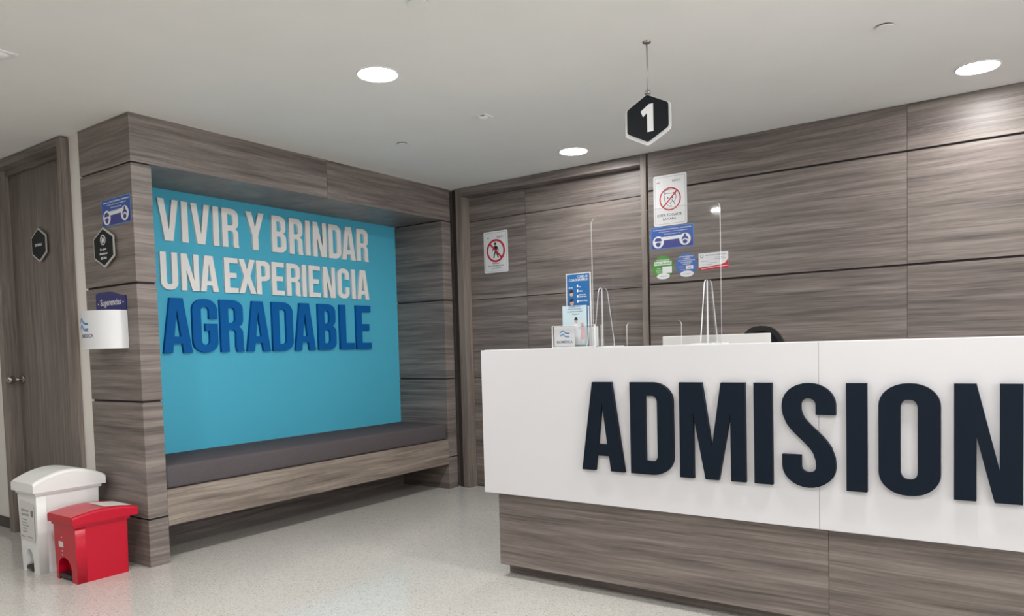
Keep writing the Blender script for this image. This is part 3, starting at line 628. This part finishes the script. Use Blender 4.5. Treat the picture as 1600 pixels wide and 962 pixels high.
def wave_logo(bm, cx_, cy_, wd):
    """two crests one above the other, and a short bar under the tail"""
    for dy, x0_, x1_ in ((0, -.5, .5), (-.3, -.46, .16)):
        lo_ = []
        for i in range(21):
            u = i/20; x = x0_+(x1_-x0_)*u
            lo_.append((cx_+x*wd, cy_+(dy+.2*math.exp(-((x+.18)/.2)**2)-.08*u)*wd))
        shape(bm, [lo_+[(x, y+.11*wd) for x, y in lo_[::-1]]], .0004, 0)
    for k in range(4):
        shape(bm, [[(cx_+(.2+.08*k)*wd, cy_-.38*wd), (cx_+(.25+.08*k)*wd, cy_-.38*wd), (cx_+(.25+.08*k)*wd, cy_-.22*wd), (cx_+(.2+.08*k)*wd, cy_-.22*wd)]], .0004, 0)
def wrap(bm, u0, zoff):
    for v in bm.verts:
        a = u0+v.co.x/.185; p = bow(a); nrm = Vector((math.sin(a), -math.cos(a)))
        v.co = Vector((p[0]+nrm.x*(.0008+v.co.z), p[1]+nrm.y*(.0008+v.co.z), zoff+v.co.y))
    return bm
U0 = -.13
bm = bmesh.new(); wave_logo(bm, 0, .03, .115); part('logo', wrap(bm, U0, 1.335), M['logo_blue'], t)
bm = bmesh.new(); text(bm, 'OMEDICA', .035, 0, .13, .02); part('logo_lettering', wrap(bm, U0, 1.297), M['logo_text'], t)

# ------------------------------------------------------------------ pedal bins
def taper(bm, cx, cy, z0, z1, k0, ky0=None):
    for v in bm.verts:
        u = max(0, min(1, (v.co.z-z0)/(z1-z0))); k = k0+(1-k0)*u; ky = (ky0 or k0); ky = ky+(1-ky)*u
        v.co.x = cx+(v.co.x-cx)*k; v.co.y = cy+(v.co.y-cy)*ky
def arched_lid(x0, x1, y0, y1, z0, z1, rise, bev):
    """lid whose top swells along its length"""
    bm = bmesh.new(); n = 24
    def sec(y, zt):
        r = bev
        return [(x0, y, z0), (x1, y, z0), (x1, y, zt-r), (x1-r*.3, y, zt-r*.3), (x1-r, y, zt), (x0+r, y, zt), (x0+r*.3, y, zt-r*.3), (x0, y, zt-r)]
    rings = []
    for i in range(n+1):
        u = i/n; y = y0+(y1-y0)*u
        rings.append([bm.verts.new(p) for p in sec(y, z1+rise*math.sin(PI*u)**.85)])
    for a, b in zip(rings, rings[1:]):
        for k in range(8): bm.faces.new((a[k], a[(k+1) % 8], b[(k+1) % 8], b[k]))
    bm.faces.new(rings[0][::-1]); bm.faces.new(rings[-1])
    bmesh.ops.recalc_face_normals(bm, faces=bm.faces)
    return bm
def bin_front(x0, x1, y, z1, ax0, ax1, ah, th):
    """front wall with an arched pedal opening"""
    cxa = (ax0+ax1)/2; rx = (ax1-ax0)/2
    pts = [(x0, 0), (ax0, 0)]+[(cxa-rx*math.cos(PI*i/14), ah*.45+ah*.55*math.sin(PI*i/14)) for i in range(15)]+[(ax1, 0), (x1, 0), (x1, z1), (x0, z1)]
    bm = bmesh.new(); shape(bm, [pts], th, 0, Matrix(((1, 0, 0, 0), (0, 0, -1, y+th), (0, 1, 0, 0), (0, 0, 0, 1))))
    return bm
def pedal_bin(name, label, x0, x1, y0, y1, z1, m, lid, pedal, lab, tk=.94):
    cx, cy = (x0+x1)/2, (y0+y1)/2
    t = thing(name, (cx, cy, 0), label, 'waste bin', 'pedal bins by the pillar')
    bm = bin_front(x0, x1, y0, z1, *pedal, .05)
    box(bm, x0, x1, y0+.0505, y1, 0, z1)
    r_ = [e for e in bm.edges if abs(e.verts[0].co.z-e.verts[1].co.z) > z1*.9 and (abs(e.verts[0].co.y-y1) < 1e-4 or abs(e.verts[0].co.y-y0) < 1e-4)]
    bmesh.ops.bevel(bm, geom=r_, offset=.012, segments=3, profile=.5, affect='EDGES')
    taper(bm, cx, cy, 0, z1, tk, .975)
    body = part('body', bm, m, t)
    bm = bmesh.new(); box(bm, x0-.008, x1+.008, y0-.008, y1+.01, z1-.028, z1, .006, 2); part('rim', bm, m, t)
    ld = part('lid', arched_lid(*lid), m, t)
    pcx = (pedal[0]+pedal[1])/2; hw = (pedal[1]-pedal[0])/2-.012
    pb = bmesh.new(); box(pb, pcx-hw, pcx+hw, y0+.002, y0+.05, .012, .034, .006, 2); tag(part('pedal', pb, M['black'], t), 'black foot pedal')
    return t, ld
t, ld = pedal_bin('pedal_bin', 'tall white pedal bin with an arched lid in front of the left door', -4.66, -4.425, 1.755, 2.09, .462, M['plastic_white'], (-4.685, -4.405, 1.735, 2.118, .452, .503, .058, .016), (-4.61, -4.5, .13), None, .86)
lb = thing  # labels sit on the narrow front
bm = bmesh.new(); shape(bm, [[(-.093, .19), (.085, .18), (.088, .385), (-.088, .4)]], .001, 0, Matrix(((1, 0, 0, -4.5425), (0, 0, -1, 1.752), (0, 1, 0, 0), (0, 0, 0, 1))))
part('label', bm, M['label_paper'], t)
bm = bmesh.new()
for s_, a, b, wd, ht in (('RESIDUOS', -.02, .345, .09, .014), ('APROVECHABLES', -.02, .322, .09, .012), ('Papel', -.03, .293, .05, .009), ('Cartón', -.03, .277, .06, .009), ('Plástico limpio', -.02, .261, .08, .009), ('Vidrio', -.03, .245, .05, .009), ('Metal', -.03, .229, .05, .009), ('Blanco', -.05, .2, .05, .01), ('Reciclaje', .03, .2, .06, .01)):
    text(bm, s_, a, b, wd, ht, .0004, .001)
shape(bm, [rrect(.05, .315, .08, .35, .003)], .0004, .001)
bmesh.ops.transform(bm, matrix=Matrix(((1, 0, 0, -4.5425), (0, 0, -1, 1.752), (0, 1, 0, 0), (0, 0, 0, 1))), verts=bm.verts)
part('label_lettering', bm, M['print_grey'], t)
t, ld = pedal_bin('pedal_bin', 'short glossy red pedal bin standing against the niche pillar', -4.3, -4.058, 1.782, 2.058, .322, M['plastic_red'], (-4.325, -4.04, 1.765, 2.105, .312, .356, .02, .012), (-4.275, -4.12, .125), None, .955)
bm = bmesh.new(); shape(bm, [rrect(-4.27, 1.95, -4.08, 2.09, .008)], .001, 0)
zl = lambda y: .356+.02*math.sin(PI*min(1, max(0, (y-1.765)/.34)))**.85
for v in bm.verts: v.co.z += zl(v.co.y)+.0015
tag(part('lid_label', bm, M['label_paper'], t), 'white paper label on the lid')
mt = Matrix(((1, 0, 0, -4.3), (0, 0, -1, 1.7835), (0, 1, 0, 0), (0, 0, 0, 1)))
bm = bmesh.new(); shape(bm, [rrect(.05, .178, .1, .208, .002)], .001, 0, mt); part('label', bm, M['label_paper'], t)
bm = bmesh.new()
for z in (.272, .25, .232, .158, .138): shape(bm, [circ(.085, z, .006, .0045, 12)], .0006, 0)
shape(bm, [[(.078, .27), (.096, .27), (.087, .286)]], .0006, 0)
bmesh.ops.transform(bm, matrix=mt, verts=bm.verts); part('printed_marks', bm, M['pink'], t)

# ------------------------------------------------------------------ things on the counter
def clear(bm):
    """big faces clear, thin edge faces bright"""
    for f in bm.faces:
        s = max(e.calc_length() for e in f.edges); mn = min(e.calc_length() for e in f.edges)
        f.material_index = 1 if (len(f.verts) == 4 and mn < .0052) else 0
    return bm
AC = [M['acrylic'], M['acrylic_edge']]
ZT = 1.16
t = thing('sneeze_guard', (-1.43, 3.15, ZT), 'clear acrylic sneeze guard standing on the white counter', 'screen')
x0, x1, z1 = -1.743, -1.114, 1.775
wx0, wx1, wz = -1.566, -1.297, 1.271
r = .03
pts = [(x0, ZT+.001), (wx0, ZT+.001)]+arc(wx0+.02, wz-.02, .02, .02, 180, 90, 5)+arc(wx1-.02, wz-.02, .02, .02, 90, 0, 5)+[(wx1, ZT+.001), (x1, ZT+.001)]+arc(x1-r, z1-r, r, r, 0, 90, 6)+arc(x0+r, z1-r, r, r, 90, 180, 6)
mt = Matrix(((1, 0, 0, 0), (0, 0, -1, 3.152), (0, 1, 0, 0), (0, 0, 0, 1)))
def acr(bm):
    for f in bm.faces: f.material_index = 1 if len(f.verts) == 4 and abs(f.normal.y) < .5 else 0
    return bm
bm = bmesh.new(); shape(bm, [pts], .006, 0, mt); bm.normal_update(); part('screen_panel', acr(bm), AC, t)
for fx in (-1.691, -1.174):
    prof = [(3.06, ZT+.004), (3.262, ZT+.004), (3.262, ZT+.02)]+arc(3.205-.03, 1.44-.035, .03, .035, 0, 90, 6)+arc(3.107+.03, 1.44-.035, .03, .035, 90, 180, 6)+[(3.06, ZT+.02)]
    bm = bmesh.new(); shape(bm, [prof], .005, 0, Matrix(((0, 0, 1, fx-.0025), (1, 0, 0, 0), (0, 1, 0, 0), (0, 0, 0, 1)))); bm.normal_update()
    for f in bm.faces: f.material_index = 1 if abs(f.normal.x) < .5 else 0
    part('support_fin', bm, AC, t)
    part('slot_edge', B(fx-.0026, fx+.0026, 3.1435, 3.1455, ZT+.006, 1.438), M['acrylic_edge'], t)
    part('foot_plate', B(fx-.05, fx+.05, 3.058, 3.27, ZT, ZT+.005), M['acrylic_edge'], t)

t = thing('brochure_holder', (-1.76, 3.02, ZT), 'clear acrylic brochure holder with leaflets on the left end of the counter', 'brochure holder')
# low box in front
hx0, hx1, hy0, hy1, hz = -1.876, -1.645, 2.985, 3.05, ZT+.104
e = .004
bm = bmesh.new()
box(bm, hx0, hx1, hy0, hy0+e, ZT, hz); box(bm, hx0, hx1, hy1-e, hy1, ZT, hz); box(bm, hx0, hx0+e, hy0+e, hy1-e, ZT, hz); box(bm, hx1-e, hx1, hy0+e, hy1-e, ZT, hz); box(bm, hx0+e, hx1-e, hy0+e, hy1-e, ZT, ZT+e)
part('box', clear(bm), AC, t)
bm = bmesh.new(); shape(bm, [[(hx0, ZT), (hx1, ZT), (hx1, hz), (hx0, hz)], [(hx0+.0045, ZT+.005), (hx1-.0045, ZT+.005), (hx1-.0045, hz-.002), (hx0+.0045, hz-.002)]], .001, 0, Matrix(((1, 0, 0, 0), (0, 0, -1, hy0), (0, 1, 0, 0), (0, 0, 0, 1))))
part('box_edge_glint', bm, M['acrylic_edge'], t)  # pale frame painted as the light caught along the box edges
# tall pocket
tx0, tx1, tz = -1.822, -1.69, 1.509
bm = bmesh.new()
box(bm, tx0, tx1, 3.036, 3.039, ZT+.005, tz); box(bm, tx0, tx1, 3.014, 3.017, ZT+.005, 1.352)
part('leaflet_pocket', clear(bm), AC, t)
bm = bmesh.new(); shape(bm, [[(tx0, ZT+.005), (tx1, ZT+.005), (tx1, tz), (tx0, tz-.002)], [(tx0+.0045, ZT+.01), (tx1-.0045, ZT+.01), (tx1-.0045, tz-.0045), (tx0+.0045, tz-.0065)]], .002, 0, Matrix(((1, 0, 0, 0), (0, 0, -1, 3.0358), (0, 1, 0, 0), (0, 0, 0, 1))))
part('pocket_edge_glint', bm, M['acrylic_edge'], t)  # pale frame again, the edge highlight of the clear sheet as colour
# curved front lip of the pocket, sweeping forward at its foot
pr_ = [(3.0135, 1.352), (3.0135, 1.25), (3.009, 1.21), (3.0, 1.18), (2.992, ZT+.006)]
bm = bmesh.new()
for (ya, za), (yb, zb) in zip(pr_, pr_[1:]):
    vs = [bm.verts.new((x, y, z)) for x, y, z in ((tx1-.005, ya, za), (tx1-.001, ya, za), (tx1-.001, yb, zb), (tx1-.005, yb, zb))]; bm.faces.new(vs)
bmesh.ops.remove_doubles(bm, verts=bm.verts, dist=1e-5); bmesh.ops.solidify(bm, geom=bm.faces, thickness=.002)
part('pocket_lip', bm, M['acrylic_edge'], t)
def printed(name, x0, z0, y, W, Hh, label, cat, grp, m, th=.0012, lean=0):
    t = thing(name, (x0, y, z0), label, cat, grp, basis=FACE_FRONT)
    sh(t, 'sheet', m, [[[(0, 0), (W, 0), (W, Hh), (0, Hh)]]], 0, th)
    return t
t = printed('leaflet', -1.814, ZT+.01, 3.033, .117, .333, 'blue leaflet about CORONAVIRUS standing at the back of the brochure holder', 'leaflet', 'leaflets in the brochure holder', M['flyer_blue'])
tb(t, 'title', M['print_white'], [('COVID-19', .082, .32, .055, .0125), ('CORONAVIRUS', .06, .306, .1, .0115)], .0012)
tb(t, 'lettering', M['print_white'], [('TOS', .068, .273, .011, .006), ('FIEBRE', .073, .253, .02, .006), ('DIFICULTAD', .082, .236, .034, .006), ('RESPIRATORIA', .084, .227, .038, .006), ('MALESTAR GENERAL', .086, .208, .044, .006), ('SÍNTOMAS', .02, .271, .024, .006)], .0012)
sh(t, 'symptom_mark', M['print_white'], [[circ(.056, z, .004, .007, 14)] for z in (.278, .255, .23, .206)], .0012, .0003)
sh(t, 'face_picture', M['skin'], [[circ(.022, .245, .0105, .014, 20)], [circ(.024, .203, .0105, .015, 20)]], .0012, .0003)
sh(t, 'hair_picture', M['hair'], [[arc(.022, .247, .012, .015, 10, 190, 10)], [arc(.024, .206, .012, .016, 10, 190, 10)]], .0015, .0003)
t = printed('leaflet', -1.83, ZT+.01, 3.0105, .13, .186, 'pale leaflet picturing two people, in front of the blue leaflet', 'leaflet', 'leaflets in the brochure holder', M['flyer_pale'])
tb(t, 'lettering', M['logo_text'], [('El cuidado de tu', .066, .182, .06, .007), ('salud y bienestar', .066, .17, .075, .007), ('es nuestra prioridad', .066, .158, .08, .007), ('siempre', .07, .146, .035, .007)], .0012)
sh(t, 'coat_picture', M['paper'], [[[(.052, .006), (.118, .006), (.122, .05), (.114, .085), (.1, .092), (.088, .07), (.082, .095), (.072, .104), (.06, .096), (.054, .06)]]], .0012, .0003)
sh(t, 'blouse_picture', M['pink'], [[[(.094, .03), (.122, .03), (.122, .07), (.112, .086), (.098, .08)]]], .0016, .0002)
sh(t, 'face_picture', M['skin'], [[circ(.073, .115, .0085, .013, 20)], [circ(.106, .095, .008, .0115, 20)]], .0015, .0003)
sh(t, 'hair_picture', M['hair'], [[arc(.073, .119, .0095, .012, -5, 185, 10)]], .0018, .0002)
t = printed('logo_card', -1.868, ZT+.006, 2.9935, .112, .094, 'white card with a blue wave logo inside the front of the brochure holder', 'card', None, M['paper'])
bm = bmesh.new(); wave_logo(bm, 0, 0, .052)
for v in bm.verts: v.co.x += .057; v.co.y += .062; v.co.z += .0012
part('logo', bm, M['logo_blue'], t, local=True)
tb(t, 'lettering', M['logo_text'], [('BIOMEDICA', .057, .022, .085, .012)], .0012)
t = printed('paper_sheet', -1.75, ZT+.006, 3.0265, .1, .09, 'blank white sheet behind the leaflets at the right end of the brochure holder', 'sheet of paper', None, M['paper'])

# behind the counter
t = thing('computer_monitor', (-1.35, 3.72, .745), 'back of a white computer monitor rising just above the counter top', 'monitor')
part('screen_case', B(-1.632, -1.072, 3.7, 3.735, .86, 1.206, .004, 2), M['monitor'], t)
part('screen_face', B(-1.62, -1.084, 3.7355, 3.737, .875, 1.195), M['black'], t)
bm = bmesh.new(); box(bm, -1.385, -1.32, 3.665, 3.699, .75, 1.0, .004); part('stand_neck', bm, M['monitor'], t)
part('stand_base', B(-1.46, -1.24, 3.6, 3.78, .7455, .757, .004), M['monitor'], t)
cx, cy = -1.275, 4.25
t = thing('office_chair', (cx, cy, 0), 'black office chair with a rounded mesh back behind the counter', 'chair')
pts = [(.155*math.copysign(abs(math.cos(a))**.8, math.cos(a)), .29*math.copysign(abs(math.sin(a))**.9, math.sin(a))) for a in [2*PI*i/48 for i in range(48)]]
bm = bmesh.new(); shape(bm, [pts, [(x*.86, y*.9) for x, y in pts]], .03, -.015, Matrix(((1, 0, 0, cx), (0, 0, -1, cy), (0, 1, 0, .963), (0, 0, 0, 1)))); part('back_frame', bm, M['black'], t)
bm = bmesh.new(); shape(bm, [[(x*.87, y*.905) for x, y in pts]], .008, -.004, Matrix(((1, 0, 0, cx), (0, 0, -1, cy), (0, 1, 0, .963), (0, 0, 0, 1)))); part('backrest', bm, M['mesh_black'], t)
bm = bmesh.new(); box(bm, cx-.04, cx+.04, cy+.016, cy+.036, .45, .9, .004); part('back_spine', bm, M['black'], t)
bm = bmesh.new(); box(bm, cx-.24, cx+.24, cy-.45, cy+.03, .44, .5, .025, 3); part('seat', bm, M['mesh_black'], t, True)
bm = bmesh.new(); tube(bm, (cx, cy-.21, .1), (cx, cy-.21, .44), .028); part('column', bm, M['black'], t, True)
for k in range(5):
    a = 2*PI*k/5+.3; ex, ey = cx+.29*math.cos(a), cy-.21+.29*math.sin(a)
    bm = bmesh.new(); tube(bm, (cx, cy-.21, .12), (ex, ey, .075), .026, .016, 10); lg = part('leg', bm, M['black'], t, True)
    bm = bmesh.new(); tube(bm, (ex-.018*math.sin(a), ey+.018*math.cos(a), .028), (ex+.018*math.sin(a), ey-.018*math.cos(a), .028), .028, seg=18); tube(bm, (ex, ey, .03), (ex, ey, .08), .008, seg=8); part('caster', bm, M['black'], lg)
